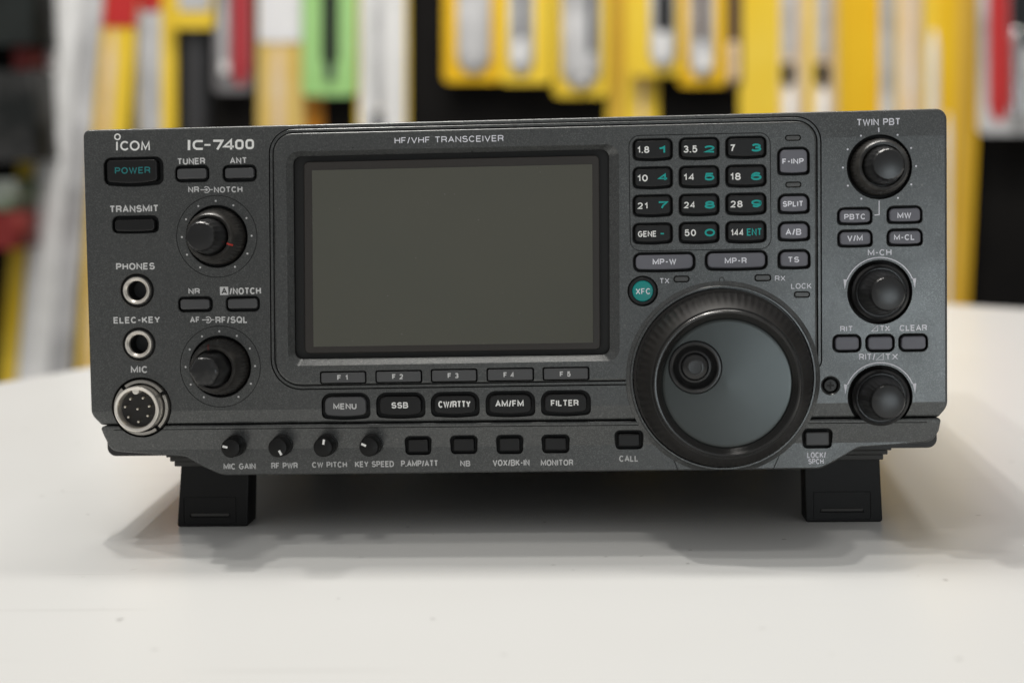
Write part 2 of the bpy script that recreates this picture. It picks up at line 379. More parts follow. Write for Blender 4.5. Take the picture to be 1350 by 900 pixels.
for q in (corner, A, D, Bp):
    c = q + (mid - q) * .07; s = .022
    world_slab('leg', [c + Vector((-s, -s, 0)), c + Vector((s, -s, 0)), c + Vector((s, s, 0)), c + Vector((-s, s, 0))], -.72, -.0281, .004, leg_m, tbl, .001)
YW = CAM.translation.y + 2.15                              # the black display wall
def wbox(name, x0, x1, y0, y1, z0, z1, m, parent=None):
    bm = bmesh.new(); o = parent.location if parent else Vector((0, 0, 0))
    vs_ = [bm.verts.new((x - o.x, y - o.y, z - o.z)) for x in (x0, x1) for y in (y0, y1) for z in (z0, z1)]
    for q in ((0, 1, 3, 2), (4, 6, 7, 5), (0, 4, 5, 1), (2, 3, 7, 6), (0, 2, 6, 4), (1, 5, 7, 3)): bm.faces.new([vs_[i] for i in q])
    return link(name, bm, m, parent)
wall_m = mat('black_display_board', (.0045, .004, .004), .7, 0, .15, noise=(6, (.010, .009, .008), .4, .7))
floor_m = mat('grey_shop_floor', (.25, .24, .22), .5, noise=(9, (.20, .19, .18), .3, .7))
setp(wbox('wall', -3, 3, YW, YW + .08, -.72, 2.2, wall_m), kind='structure')
bmf = bmesh.new(); bmf.faces.new([bmf.verts.new(p) for p in ((-6, -5, -.72), (6, -5, -.72), (6, 6, -.72), (-6, 6, -.72))])
setp(link('floor', bmf, floor_m), kind='structure')

YEL = mat('yellow_card', (.87, .59, .032), .45, 0, .3, noise=(7, (.90, .66, .085), .35, .7))
YEL2 = mat('amber_card', (.84, .49, .012), .45, 0, .3, noise=(7, (.88, .56, .022), .35, .7))
OCH = mat('ochre_stripe', (.62, .36, .03), .4, noise=(9, (.68, .42, .05), .35, .7))  # ochre stripes; also the painted shade on the leaning amber package
ORG = mat('orange_card', (.62, .24, .01), .4)
GRN = mat('green_card', (.33, .62, .20), .4, noise=(10, (.42, .70, .30), .35, .7))
REDC = mat('red_card', (.55, .03, .03), .4)
DRED = mat('dark_red_box', (.20, .018, .016), .5)
CRIM = mat('crimson_strip', (.42, .04, .05), .4)
WHT = mat('white_card', (.86, .86, .88), .4, noise=(14, (.76, .76, .78), .35, .7))
CLR = mat('clear_blister', (.70, .70, .71), .10, 0, .7, .8, noise=(16, (.38, .38, .39), .35, .65), bump=(38, .6, .004))
CLW = mat('milky_sleeve', (.92, .92, .92), .15, 0, .6, .6, noise=(11, (.78, .78, .77), .35, .65), bump=(30, .5, .004))
PEACH = mat('peach_sleeve', (.80, .55, .28), .12, 0, .7, .7, noise=(12, (.84, .70, .54), .35, .65), bump=(34, .6, .004))
DRK = mat('dark_rod', (.010, .011, .013), .3)
GRYR = mat('grey_rod', (.08, .085, .10), .25, .3)
BRN = mat('brown_rod', (.10, .055, .03), .4)
WHR = mat('white_cap', (.95, .95, .95), .10, 0, .8, 1)
SIL = mat('silver_rod', (.80, .80, .80), .12, 1)
GGRN = mat('grey_green_box', (.022, .026, .025), .6, 0, .15, noise=(18, (.012, .013, .013), .4, .65))
TOPY = -130.0
def strip(name, q, m, parent, d0, d1, r=.004, round_=False):
    """a hanging card (flat) or sleeve (half round) whose outline passes these wall points; d = metres off the wall"""
    Y = YW - d0; P = [on_y(x, y, Y) for x, y in q]; o = parent.location; bm = bmesh.new()
    if round_:
        t0, t1, b1, b0 = P; n = 10; rows = []
        for k in range(15):
            f = k / 14; a, b = b0.lerp(t0, f), b1.lerp(t1, f); c = (a + b) / 2; h = (b - a) / 2
            e = 1.0 if 0 < k < 14 else .45
            rows.append([bm.verts.new(Vector((c.x - o.x + h.x * e * math.cos(math.pi * j / n), Y - o.y - (d1 - d0) * e * math.sin(math.pi * j / n), c.z - o.z + h.z * e * math.cos(math.pi * j / n)))) for j in range(n + 1)])
        for ra, rb in zip(rows, rows[1:]):
            for j in range(n): bm.faces.new((ra[j], ra[j + 1], rb[j + 1], rb[j]))
        bm.faces.new(rows[0]); bm.faces.new(rows[-1][::-1])
        for ra, rb in zip(rows, rows[1:]): bm.faces.new((ra[0], rb[0], rb[n], ra[n]))
    else:
        ps = rpoly([(p.x, p.z, r) for p in P], 5)
        f = [bm.verts.new((p.x - o.x, YW - d1 - o.y, p.y - o.z)) for p in ps]; b = [bm.verts.new((p.x - o.x, Y - o.y, p.y - o.z)) for p in ps]
        bridge(bm, b, f); bm.faces.new(f); bm.faces.new(b[::-1])
    return link(name, bm, m, parent)
PACKS = 'packages hanging on the black wall'
def pack(name, label, card, m, parts=(), d=.0, thick=.004, r=.008, cat='package'):
    """card (x at top, x at top, bottom y, x at bottom, x at bottom) in photograph pixels"""
    x0, x1, yb = card[:3]; b0, b1 = (card[3:] if len(card) > 3 else (x0, x1))
    def lerp(x, y):  # keeps parts in line with a leaning card (x given at y = 0)
        f = y / yb; return x + ((b0 - x0) + ((b1 - x1) - (b0 - x0)) * (x - x0) / (x1 - x0)) * f
    c = on_y((b0 + b1) / 2, yb, YW - d)
    t = empty(name, (c.x, YW - d, c.z)); setp(t, label, cat, PACKS)
    def quad(xa, xb, ya, y2): return [(lerp(xa, ya), ya), (lerp(xb, ya), ya), (lerp(xb, y2), y2), (lerp(xa, y2), y2)]
    strip('card', quad(x0, x1, TOPY, yb), m, t, d, d + thick, r)
    for i, (nm, xa, xb, ya, y2, mm, rd) in enumerate(parts):
        lift = d + thick + .0005 * (i + 1)
        if rd: wdt = abs(on_y(xb, 0, YW).x - on_y(xa, 0, YW).x) / 2 * rd; strip(nm, quad(xa, xb, ya, y2), mm, t, d + thick, d + thick + max(wdt, .002) + .0004 * i, .003, True)
        else: strip(nm, quad(xa, xb, ya, y2), mm, t, d + thick, lift + .001, .003)
    return t
T = TOPY
pack('antenna_package', 'long leaning package of white tubes with a yellow edge, far left', (42, 138, 620, -10, 84), YEL, [('sleeve', 64, 108, T, 612, CLW, .5), ('sleeve', 107, 137, T, 612, CLR, .5), ('rod', 72, 84, T, 600, WHT, .9)], d=.02)
pack('antenna_package', 'leaning yellow package with a red header beside the white tubes', (137, 183, 600, 95, 138), YEL, [('header', 138, 182, T, 36, REDC, 0), ('sleeve', 144, 158, 40, 590, PEACH, .4)], d=.012)  # the pale peach sleeve is a highlight painted down the yellow card
pack('antenna_package', 'narrow yellow package with a clear tube and a short red header', (179, 233, 420), YEL, [('sleeve', 180, 213, T, 410, CLR, .5), ('header', 182, 213, T, 24, REDC, .62), ('rod', 186, 192, T, 400, WHT, .9)], d=.004)
pack('small_package', 'small yellow package with a grey window, above the dark tube', (228, 286, 38), YEL, [('window', 236, 278, T, 14, CLR, 0)], d=.02)
pack('rod_tube', 'dark grey tube hanging under the small yellow package', (238, 277, 330), DRK, [('tube', 244, 270, T, 322, mat('charcoal_tube', (.045, .045, .048), .3), .5)], d=.004, cat='tube')
pack('antenna_package', 'clear package with a crimson strip and grey rod, left of the white label', (283, 333, 122), mat('clear_grey_card', (.17, .165, .17), .25, noise=(14, (.30, .29, .30), .4, .7)), [('strip', 304, 331, T, 112, CRIM, .25), ('rod', 290, 300, T, 100, CLR, .8), ('cap', 290, 302, 82, 98, WHR, .8)], d=.02)
pack('antenna_package', 'pale yellow package with a white label at its top', (340, 402, 420), mat('pale_yellow_card', (.72, .49, .10), .35, noise=(12, (.78, .58, .22), .35, .7)), [('label', 341, 398, T, 56, WHT, 0), ('sleeve', 360, 374, 58, 410, PEACH, .3)], d=.004)
pack('antenna_package', 'narrow orange package partly behind the green one', (398, 427, 420), ORG, d=.001, thick=.002)
pack('antenna_package', 'light green package with a black antenna inside', (399, 470, 127), GRN, [('antenna', 424, 446, T, 92, DRK, .5), ('tip', 428, 442, 84, 106, GRYR, .6)], d=.02)
pack('antenna_package', 'silver white package with grey tubes and a thin yellow edge', (470, 539, 420), YEL, [('sleeve', 474, 500, T, 414, CLW, .4), ('sleeve', 503, 535, T, 414, CLW, .4), ('rod', 489, 506, T, 145, CLR, .6), ('cap', 488, 508, 146, 200, GRYR, .6)], d=.008)
pack('antenna_package', 'yellow package with a clear tube, hanging leftmost over the black gap', (585, 661, 109), YEL2, [('sleeve', 602, 648, T, 96, CLR, .4), ('rod', 622, 641, T, 68, DRK, .8), ('cap', 617, 635, 52, 88, WHR, .9)], d=.02)
pack('antenna_package', 'yellow package with a dark rod, second over the black gap', (659, 727, 111), YEL, [('sleeve', 670, 704, T, 98, CLR, .4), ('rod', 679, 697, T, 62, GRYR, .8), ('cap', 675, 693, 54, 88, WHR, .9)], d=.026)
pack('antenna_package', 'yellow package with a dark rod, lowest over the black gap', (729, 801, 128), YEL, [('sleeve', 740, 792, T, 116, CLR, .4), ('rod', 764, 788, T, 84, GRYR, .8), ('cap', 761, 780, 70, 112, WHR, .9)], d=.016)
pack('antenna_package', 'long plain yellow package right of the black gap', (800, 868, 420), YEL, [('ochre_band', 806, 822, T, 410, OCH, .2), ('sleeve', 842, 850, 95, 410, PEACH, .4)], d=.004)
pack('antenna_package', 'short yellow package with a white capped rod, over the long plain one', (828, 896, 100), YEL, [('sleeve', 856, 892, T, 90, CLR, .4), ('rod', 862, 888, T, 50, DRK, .8), ('cap', 864, 884, 40, 84, WHR, .9)], d=.024)
pack('antenna_package', 'short yellow package with a brown rod, second right of the long plain one', (893, 957, 114), YEL2, [('sleeve', 908, 942, T, 102, CLR, .4), ('rod', 914, 934, T, 64, BRN, .8), ('cap', 918, 940, 74, 94, WHR, .9)], d=.018)
pack('antenna_package', 'narrow brown package beside the wide yellow one', (955, 978, 115), BRN, [('sleeve', 958, 975, 55, 108, PEACH, .4)], d=.010)
pack('antenna_package', 'wide yellow package with two black capped white rods', (974, 1108, 420), YEL, [('sleeve', 1028, 1062, T, 410, PEACH, .3), ('sleeve', 1073, 1104, T, 410, PEACH, .3), ('rod', 1030, 1050, T, 84, CLR, .7), ('rod', 1075, 1096, T, 84, CLR, .7), ('collar', 1029, 1049, 82, 112, DRK, .85), ('collar', 1074, 1095, 82, 112, DRK, .85), ('rod', 1033, 1050, 112, 400, WHR, .9), ('rod', 1077, 1094, 112, 400, WHR, .9)], d=.008)
pack('antenna_package', 'amber package between the two rod package and the peach sleeve', (1106, 1163, 420), YEL2, d=.004)
pack('antenna_package', 'yellow package with a peach sleeve and grey tube', (1158, 1242, 420), YEL, [('sleeve', 1160, 1180, T, 410, CLR, .4), ('sleeve', 1184, 1217, T, 410, PEACH, .4), ('rod', 1224, 1238, 40, 410, CLW, .5)], d=.010)
pack('antenna_package', 'long amber package leaning beside the right edge of the radio', (1237, 1297, 600, 1243, 1266), YEL2, [('ochre_band', 1262, 1290, T, 590, OCH, .12), ('sleeve', 1244, 1256, 150, 590, CLW, .5)], d=.014)  # ochre band is painted shade on its right; the pale sleeve a painted highlight
pack('antenna_package', 'clear package with a red strip and silver rod, far right', (1289, 1400, 177), CLR, [('strip', 1303, 1331, T, 160, REDC, .12), ('backing', 1332, 1398, T, 60, DRK, 0), ('rod', 1331, 1348, 38, 168, SIL, .9)], d=.03)
def shop_box(name, label, x0, x1, y0, y1, m, d=.12):
    P, Q = on_y(x0, y1, YW - d), on_y(x1, y0, YW - d)
    o = wbox(name, P.x, Q.x, YW - d, YW - .001, P.z, Q.z, m); setp(o, label, 'box', 'boxes stacked at the left edge'); return o
shop_box('product_box', 'grey green box at the upper left edge', -60, 34, T, 62, GGRN)
shop_box('product_box', 'small red box at the left edge under the grey green one', 18, 36, 62, 92, DRED, .1)
shop_box('product_box', 'dark grey box at the left edge, middle of the picture', -60, 40, 92, 215, mat('charcoal_box', (.014, .016, .016), .5, 0, .2, noise=(25, (.04, .04, .04), .45, .6)))
shop_box('product_box', 'white and grey box low at the left edge', -60, 14, 238, 278, mat('white_green_box', (.22, .24, .22), .5, noise=(12, (.09, .14, .05), .45, .6)))
shop_box('product_box', 'dark red box lowest at the left edge', -60, 18, 280, 330, DRED)

# ------------------------------------------------------------------ the radio
radio = empty('radio_transceiver'); radio.matrix_world = ROOT
setp(radio, 'dark graphite desktop radio transceiver with blank grey screen and large tuning dial', 'radio')

# case behind the front panel
bm = bmesh.new()
hw = 141.0
cs = rrect(-hw, -38, hw, 72.2, 3)
ra = [bm.verts.new(L(p.x, p.y, -8)) for p in cs]; rb = [bm.verts.new(L(p.x, p.y, -296)) for p in cs]
bridge(bm, rb, ra); bm.faces.new(ra); bm.faces.new(rb[::-1])
case = link('case', bm, CASE, radio)
for (x, y) in ((329, 165), (673, 157), (1024, 149)):
    a = U(x, y, -25)
    bm = bmesh.new(); n = 20
    prof = [(3.3, 72.0), (3.3, 73.6), (2.6, 74.5), (1.2, 74.9), (0, 74.9)]; prev = None
    for r, h in prof:
        cur = [bm.verts.new(Vector((a.x + r * math.cos(2 * math.pi * k / n), 25 + r * math.sin(2 * math.pi * k / n), h)) * .001) for k in range(n)] if r else [bm.verts.new(Vector((a.x, 25, h)) * .001)]
        if prev:
            if len(cur) == 1:
                for k in range(n): bm.faces.new((prev[k], prev[(k + 1) % n], cur[0]))
            else: bridge(bm, prev, cur)
        prev = cur
    link('screw', bm, SCREWM, case)

# panel outlines
def P3(x, y, r, w=0.0): p = U(x, y, w); return (p.x, p.y, r)
V541, V590 = U(690, 536).y, U(690, 588).y
V198 = U(290, 199.5).y
LOWW = -.6                                                # the lower strip stands upright at this depth
def surf(v):
    if v > V198: return -(v - V198) * .03
    return 0.0 if v > V541 else -(V541 - v) * .125         # below this line the panel draws in
def surf_low(v): return LOWW + max(0.0, v - V590) * .125
def panel_solid(name, pts, w0, bev, surf):
    bm = bmesh.new(); add_plate(bm, pts, w0, 0, bev, 4)
    for vv in (V198, V541, V590):
        bmesh.ops.bisect_plane(bm, geom=bm.verts[:] + bm.edges[:] + bm.faces[:], plane_co=L(0, vv, 0), plane_no=(0, 0, 1))
    for v in bm.verts:
        w = -v.co.y * 1000
        if w > w0 + .5: v.co.y -= surf(v.co.z * 1000) * .001
    return link(name, bm, [PAINT, WELL], radio, 8)
up = panel_solid('front_panel', rpoly([P3(109, 171.5, 2.2), P3(1248.5, 143, 3.4), P3(1249.5, 536, 5), P3(1238, 549.6, 1), P3(133, 560.4, 1), P3(120, 547, 5)]), -13, .8, surf)
lowpts = [P3(132, 561.6, 1), P3(1241, 550.8, 1), P3(1238, 568, 3), P3(1229, 582.5, 4), P3(1178, 587.5, 0), P3(1132, 590.5, 6), P3(1104, 607, 8), P3(1082, 618.5, 7), P3(960, 620, 0), P3(292, 626.8, 10), P3(266, 615, 8), P3(244, 602, 8), P3(160, 596, 0), P3(146, 594, 3.5), P3(137, 575, 3)]
low = panel_solid('lower_panel', rpoly(lowpts), -11, .6, surf_low)

# wells (cutters)
cut_up, cut_low, cut_bez = bmesh.new(), bmesh.new(), bmesh.new()
BZ = 1.1                                                   # face of the raised display bezel
def well(bm, x0, y0, x1, y1, r, w=0.0, depth=3.0, bulge=0, ch=.25):
    add_well(bm, pxrect(x0, y0, x1, y1, r, w, bulge), w, depth, ch)
keys = []                                                  # buttons to build later
def key(bm, wellbox, inset, r, w, m, h=.9, bulge=0, bev=.45, ch=.25, texts=(), name='button', btn=None):
    x0, y0, x1, y1 = wellbox
    well(bm, x0, y0, x1, y1, r, w, 3.2, bulge, ch)
    b = btn or (x0 + inset, y0 + inset, x1 - inset, y1 - inset)
    pts = pxrect(*b, max(.5, r - inset * S), w, bulge)
    o = plate(name, pts, w - 3.15, w + h, bev, m, radio, 4)
    for t in texts: text(*t[:6], o, w + h, *(t[6:]))
    return o
# left column
key(cut_up, (137, 207.5, 215, 243), 5, 2.6, 0, BLACK, .9, .7, texts=[('POWER', 151.4, 198, 220.4, 229, TEALD, .17)], btn=(142, 211, 208, 239), name='power_button')
key(cut_up, (148, 284.5, 209, 306.5), 4, 2.2, 0, BLACK, .8, .25, btn=(152, 289.5, 204.5, 304))
key(cut_up, (231, 218, 275.5, 240), 3.5, 1.8, 0, DARKKEY, .7, btn=(234, 222.5, 272.5, 236))
key(cut_up, (293.6, 217.6, 338, 239.6), 3.5, 1.8, 0, DARKKEY, .7, btn=(297, 221.6, 335, 235))
key(cut_up, (235, 391, 280, 411), 3, 1.7, 0, DARKKEY, .7, btn=(238.3, 394.3, 276.5, 407.5))
key(cut_up, (298, 390.4, 342, 410.4), 3, 1.7, 0, DARKKEY, .7, btn=(300.8, 393.6, 339.5, 406.6))
# right column
def lt(s, x0, x1, y0, y1, m=INKL, b=.19): return (s, x0, x1, y0, y1, m, b)
key(cut_up, (1104, 273.6, 1149.6, 295.6), 2.9, 2.1, 0, GREYKEY, .8, .2, texts=[lt('PBTC', 1113, 1141.4, 282, 289.4)])
key(cut_up, (1169.4, 271.6, 1215.6, 294), 2.9, 2.1, 0, GREYKEY, .8, .2, texts=[lt('MW', 1183, 1201.4, 280, 288)])
key(cut_up, (1104.4, 303, 1150, 325), 2.9, 2.1, 0, GREYKEY, .8, .2, texts=[lt('V/M', 1117, 1137.4, 310, 318)])
key(cut_up, (1169.4, 301.6, 1216, 323.6), 2.9, 2.1, 0, GREYKEY, .8, .2, texts=[lt('M-CL', 1178.6, 1206, 309, 316.6)])
for bx in ((1098, 441, 1135, 464), (1141.4, 440.6, 1179, 463.6), (1185, 440, 1223, 463)):
    key(cut_up, bx, 3, 2.0, 0, GREYKEY, .7)
# mode row
for i, (bx, s, tx) in enumerate([((423.6, 517.6, 488, 551.4), 'MENU', (439.4, 470, 531.4, 539.4)), ((495.6, 517, 560.6, 550), 'SSB', (516, 538, 530, 538)),
        ((567.8, 516.2, 632.2, 548.4), 'CW/RTTY', (577.8, 620.4, 528.2, 537.1)), ((640, 515, 705.6, 548), 'AM/FM', (652.9, 690.4, 527.3, 536)), ((713, 514, 779, 546.7), 'FILTER', (726.2, 762.7, 526.7, 535.1))]):
    key(cut_up, bx, 5.2, 3.4, .3, DARKKEY if i == 0 else BLACK, .9, .55, texts=[(s, *tx, INKB if i else INK, .2)])
# lower row of small keys
for bx in ((534, 575, 568.6, 599.6), (593.8, 574, 629.3, 598.4), (654.4, 573.3, 689.6, 598.4), (714.4, 572.9, 750.7, 597.3), (811, 567.3, 847.7, 592.2), (1058, 565, 1097, 591)):
    key(cut_low, bx, 4.2, 1.6, LOWW + .25, BLACK if bx[0] < 1000 else DARKKEY, .45)

# round recesses
def cpx(x, y, w=0.0): p = U(x, y, w); return (p.x, p.y)
NRc, AFc, PBc, MCc, RIc = cpx(285.7, 311.7), cpx(290.4, 483.0), cpx(1159.4, 220.1), cpx(1159.9, 385.1), cpx(1160.3, 523.3)
for c in (NRc, AFc, PBc, MCc, RIc): add_well(cut_up, circ(c, 41.2 * S), 0, 4, .2)
PH, EK, MI = cpx(180.4, 383), cpx(183, 453.6), cpx(186.6, 537)
add_well(cut_up, circ(PH, 22.4 * S), 0, 10, .35); add_well(cut_up, circ(EK, 22 * S), 0, 10, .35)
MIbox = circ(MI, 40.3 * S)
add_well(cut_up, MIbox, 0, 6, .2)
bm2 = bmesh.new(); add_well(bm2, MIbox, .3, 7, .2)
SCc = cpx(1095, 508); add_well(cut_up, circ(SCc, 10.8 * S, 32), 0, 3, .5)
# hairline ring grooves round the two left knobs
def groove(bm, pts, wd, w, dep=.35):
    a, b = pts, offs(pts, wd)
    r = [ringv(bm, a, w + 1), ringv(bm, a, w - dep), ringv(bm, b, w - dep), ringv(bm, b, w + 1)]
    for p, q in zip(r, r[1:] + r[:1]): bridge(bm, p, q, 1)
for c in (NRc, AFc): groove(cut_up, circ(c, 54.6 * S, 72), .22, 0, .3)
# display bezel pocket
bez = rpoly([P3(354, 170, 8.5), P3(1083, 152.5, 8.5), P3(1084, 483, 3.2), P3(1050, 499, 4), P3(832, 507.5, 3.2), P3(357, 514.5, 10.5)], 10)
rg = [ringv(cut_up, bez, 4), ringv(cut_up, bez, -4.5)]
bridge(cut_up, rg[0], rg[1], 1); cut_up.faces.new(rg[0]).material_index = 1; cut_up.faces.new(rg[1]).material_index = 1
boolean(up, [cut_up])
# second hairline along the lower panel, small key wells, microphone recess
gl = [U(150, 566.6), U(1222, 556.4)]
gb = bmesh.new(); pg = [Vector((gl[0].x, gl[0].y - .1)), Vector((gl[1].x, gl[1].y - .1)), Vector((gl[1].x, gl[1].y + .16)), Vector((gl[0].x, gl[0].y + .16))]
sv = surf_low(gl[0].y); rg = [ringv(gb, pg, sv + 2), ringv(gb, pg, sv - .5)]
bridge(gb, rg[0], rg[1], 1); gb.faces.new(rg[0]).material_index = 1; gb.faces.new(rg[1]).material_index = 1
for (xa, ya, xb, yb) in ((881, 588, 894, 622), (1033, 586, 1017, 622)):   # seams at both sides of the tuning dial
    a, b = U(xa, ya, LOWW), U(xb, yb, LOWW); q = [a, b, b + Vector((.3, 0)), a + Vector((.3, 0))]
    rg = [ringv(gb, q, LOWW + 2), ringv(gb, q, LOWW - .5)]
    bridge(gb, rg[0], rg[1], 1); gb.faces.new(rg[0]).material_index = 1; gb.faces.new(rg[1]).material_index = 1
boolean(low, [gb, cut_low, bm2])

# bezel: thin flush border, then the raised plate
bm = bmesh.new(); o1, o2 = offs(bez, .35), offs(bez, 1.4)
rr = [ringv(bm, o1, -3), ringv(bm, o1, .0), ringv(bm, offs(bez, .5), .18), ringv(bm, offs(bez, 1.25), .18), ringv(bm, o2, .0), ringv(bm, o2, -3)]
for a, b in zip(rr, rr[1:]): bridge(bm, a, b)
link('bezel_border', bm, PAINT, radio)
bm = bmesh.new(); add_plate(bm, offs(bez, 1.7), -4.2, BZ, .7, 4); bezel = link('display_bezel', bm, [PAINT, WELL], radio)
# screen opening: sloping rim then a black gap
def quadpx(a, b, c, d, r, w): return rpoly([P3(*a, r, w), P3(*b, r, w), P3(*c, r, w), P3(*d, r, w)], 6)
so = quadpx((377, 200), (816, 190), (817, 475.5), (380, 482.5), 4.0, BZ)
si = quadpx((386.5, 206.5), (803, 197), (804, 467.6), (389, 473.6), 2.6, -1.2)
sb = bmesh.new()
rg = [ringv(sb, so, BZ + 2), ringv(sb, so, BZ), ringv(sb, si, -1.2), ringv(sb, si, -3.6)]
bridge(sb, rg[0], rg[1], 0); bridge(sb, rg[1], rg[2], 0); bridge(sb, rg[2], rg[3], 1); sb.faces.new(rg[0]).material_index = 1; sb.faces.new(rg[3]).material_index = 1
# keypad
groove(cut_bez, pxrect(829.5, 176.5, 1016.5, 330, 3.6, BZ), .26, BZ, .35)
KP = [[('1.8', 840, 856, 193, 202), ('3.5', 901, 919.4, 192, 201.4), ('7', 962.4, 969, 190.6, 200)],
      [('10', 840, 854, 230.4, 239.4), ('14', 901, 915.6, 229, 238), ('18', 962.4, 976.6, 228, 237.6)],
      [('21', 840.4, 854, 267, 275.6), ('24', 901.6, 916.6, 266, 274.6), ('28', 963, 979, 264.6, 273.6)],
      [('GENE', 841, 865.6, 304.4, 312.4), ('50', 902.4, 917.6, 302.4, 311.4), ('144', 963.2, 980.6, 302, 311)]]
KD = [[('1', 868.4, 877.6, 192.6, 202.6), ('2', 928, 942.4, 192, 201.4), ('3', 990, 1004, 189.4, 200)],
      [('4', 867.4, 880.6, 229, 238.6), ('5', 928.6, 942, 228, 238), ('6', 990, 1004, 227, 237.6)],
      [('7', 867.4, 880.6, 265.4, 275.4), ('8', 929, 942.4, 265, 275), ('9', 990.6, 1004, 263.4, 273.4)],
      [('•', 872.6, 877, 306, 310), ('0', 929, 942.6, 301.6, 311.6), ('ENT', 984.6, 1004.4, 301, 310.6)]]
for r_ in range(4):
    for c_ in range(3):
        f = c_ / 2; y0 = [183, 220, 256.8, 294][r_] * (1 - f) + [180, 217.4, 254.6, 291.4][r_] * f; y1 = [210.5, 247.5, 284.3, 320.2][r_] * (1 - f) + [207.6, 245.4, 282, 319][r_] * f
        x0 = [834.4, 895.2, 956.6][c_]; x1 = [886.6, 948, 1010][c_]
        a = KP[r_][c_]; b = KD[r_][c_]
        key(cut_bez, (x0, y0, x1, y1), 2.7, 1.9, BZ, BLACK, .7, .42, texts=[(a[0], *a[1:], INKB, .19), (b[0], *b[1:], TEAL, .17 if b[0] == 'ENT' else .235)], name='keypad_button')
for bx, s, tx in [((835, 332.6, 916.4, 357.4), 'MP-W', (860.4, 891.6, 341, 349)), ((929.6, 330.4, 1011.6, 355.4), 'MP-R', (955.4, 984.4, 339.6, 347.6)), ((1025.6, 329, 1068, 353.6), 'TS', (1038.6, 1053.6, 338.4, 346)),
        ((1025.6, 292, 1067.6, 317), 'A/B', (1035.6, 1056.4, 301.6, 310)), ((1025.6, 255.6, 1067, 281), 'SPLIT', (1032, 1059, 265, 272.6)), ((1025, 194.4, 1067, 230), 'F-INP', (1031.4, 1059.6, 209, 216.4))]:
    key(cut_bez, bx, 3.2, 2.4, BZ, GREYKEY, .8, .25, texts=[(s, *tx, INKL, .2)])
# function keys along the lower edge of the bezel
for bx, s, tx in [((422, 488.6, 483, 508.2), 'F 1', (444.6, 458.6, 494, 501)), ((495, 487.2, 556.6, 507), 'F 2', (517, 531.4, 492.8, 499.8)), ((568, 485.5, 629.5, 506), 'F 3', (590.2, 604.6, 491.5, 498.5)),
        ((641.5, 484.2, 704, 504.8), 'F 4', (663.8, 678, 490.4, 497.4)), ((715.4, 483, 777, 503.6), 'F 5', (738, 752.4, 489.4, 496.4))]:
    key(cut_bez, (bx[0], bx[1] + .5, bx[2], bx[3] - 2.2), 1.7, .7, BZ, DARKKEY, .55, bev=.3, ch=.08, texts=[(s, *tx, INK, .22)], name='function_key')
for bx in ((1035, 178, 1056, 185.8), (1035.4, 239.6, 1056.6, 247.4), (888, 363.4, 909, 372.2), (994.6, 361.6, 1016.6, 370.8), (1046.6, 384, 1068, 392.4)):
    well(cut_bez, *bx, .95, BZ, 1.2, ch=.05)
    plate('indicator_lamp', pxrect(bx[0] + 1.2, bx[1] + 1.2, bx[2] - 1.2, bx[3] - 1.2, .75, BZ), BZ - 1.18, BZ + .06, .2, LEDM, radio)
XF = cpx(847.4, 383.6, BZ); add_well(cut_bez, circ(XF, 19.6 * S), BZ, 2.5, .15)
xk = lathe('round_button', [(18.4 * S, BZ - 2.45), (18.4 * S, BZ + .2), (17 * S, BZ + .5), (14.2 * S, BZ + .5)], XF, BLACK, radio, 40)
tk = lathe('key_cap', [(13.6 * S, BZ - .6), (13.6 * S, BZ + .9), (12.6 * S, BZ + 1.25), (6 * S, BZ + 1.42), (0, BZ + 1.45)], XF, TEALKEY, xk, 40)
text('XFC', 838, 858, 380, 388, INKL, tk, BZ + 1.42, .17)
boolean(bezel, [sb, cut_bez])
# screen
gp = quadpx((400, 213.5), (790, 204.5), (791.5, 460.5), (401.5, 466), 1.6, -1.0)
gi = quadpx((411, 224), (781, 216.5), (782, 451.5), (413, 456.5), .4, -.5)
bm = bmesh.new(); rg = [ringv(bm, gp, -4.4), ringv(bm, gp, -1.7)]
bridge(bm, rg[0], rg[1]); g2 = ringv(bm, offs(gp, .25), -1.45); bridge(bm, rg[1], g2); bm.faces.new(g2)
scr = link('screen', bm, SCRB, radio)
bm = bmesh.new(); q = [(411, 224.5), (781, 216.5), (782, 451.5), (413, 457)]
add_plate(bm, quadpx(*q, .3, -1.2), -1.5, -1.25, .12, 2); link('display_glass', bm, SCRM, scr)

# words printed on the panel
FP, LP = up, low
T_ = [('TUNER', 233.6, 270.4, 208.4, 217), ('ANT', 303, 325.6, 207.6, 216), ('NR', 248, 262.4, 246, 254), ('NOTCH', 282, 319.6, 246, 254), ('TRANSMIT', 144.4, 209, 270.6, 280),
      ('PHONES', 153, 204, 346.6, 355.6), ('ELEC-KEY', 149.6, 211, 417.4, 426), ('MIC', 172.4, 195, 482.4, 491.6), ('NR', 248.4, 263.4, 380, 387.6), ('/NOTCH', 302.4, 344, 379, 388),
      ('AF', 250.4, 263.4, 417.4, 425.4), ('RF/SQL', 284, 326.4, 417, 426)]
for s, *b in T_: text(s, *b, INK, FP, 0, .205)
for s, *b in [('M-CH', 1144, 1175.4, 328.6, 337), ('RIT', 1107.6, 1124.4, 429.6, 437), ('TX', 1160, 1173, 429, 436.4), ('CLEAR', 1186, 1222, 428, 436),
              ('RIT/', 1132.5, 1154, 466, 474.5), ('TX', 1167, 1184, 466, 474)]:
    text(s, *b, INKL, FP, 0, .185)
WT2 = surf(U(1158, 165).y)
text('TWIN PBT', 1129.4, 1187, 156.4, 165.6, INKL, FP, WT2, .17)
text('HF/VHF TRANSCEIVER', 520, 663.6, 179.8, 188, INKL, bezel, BZ, .14)
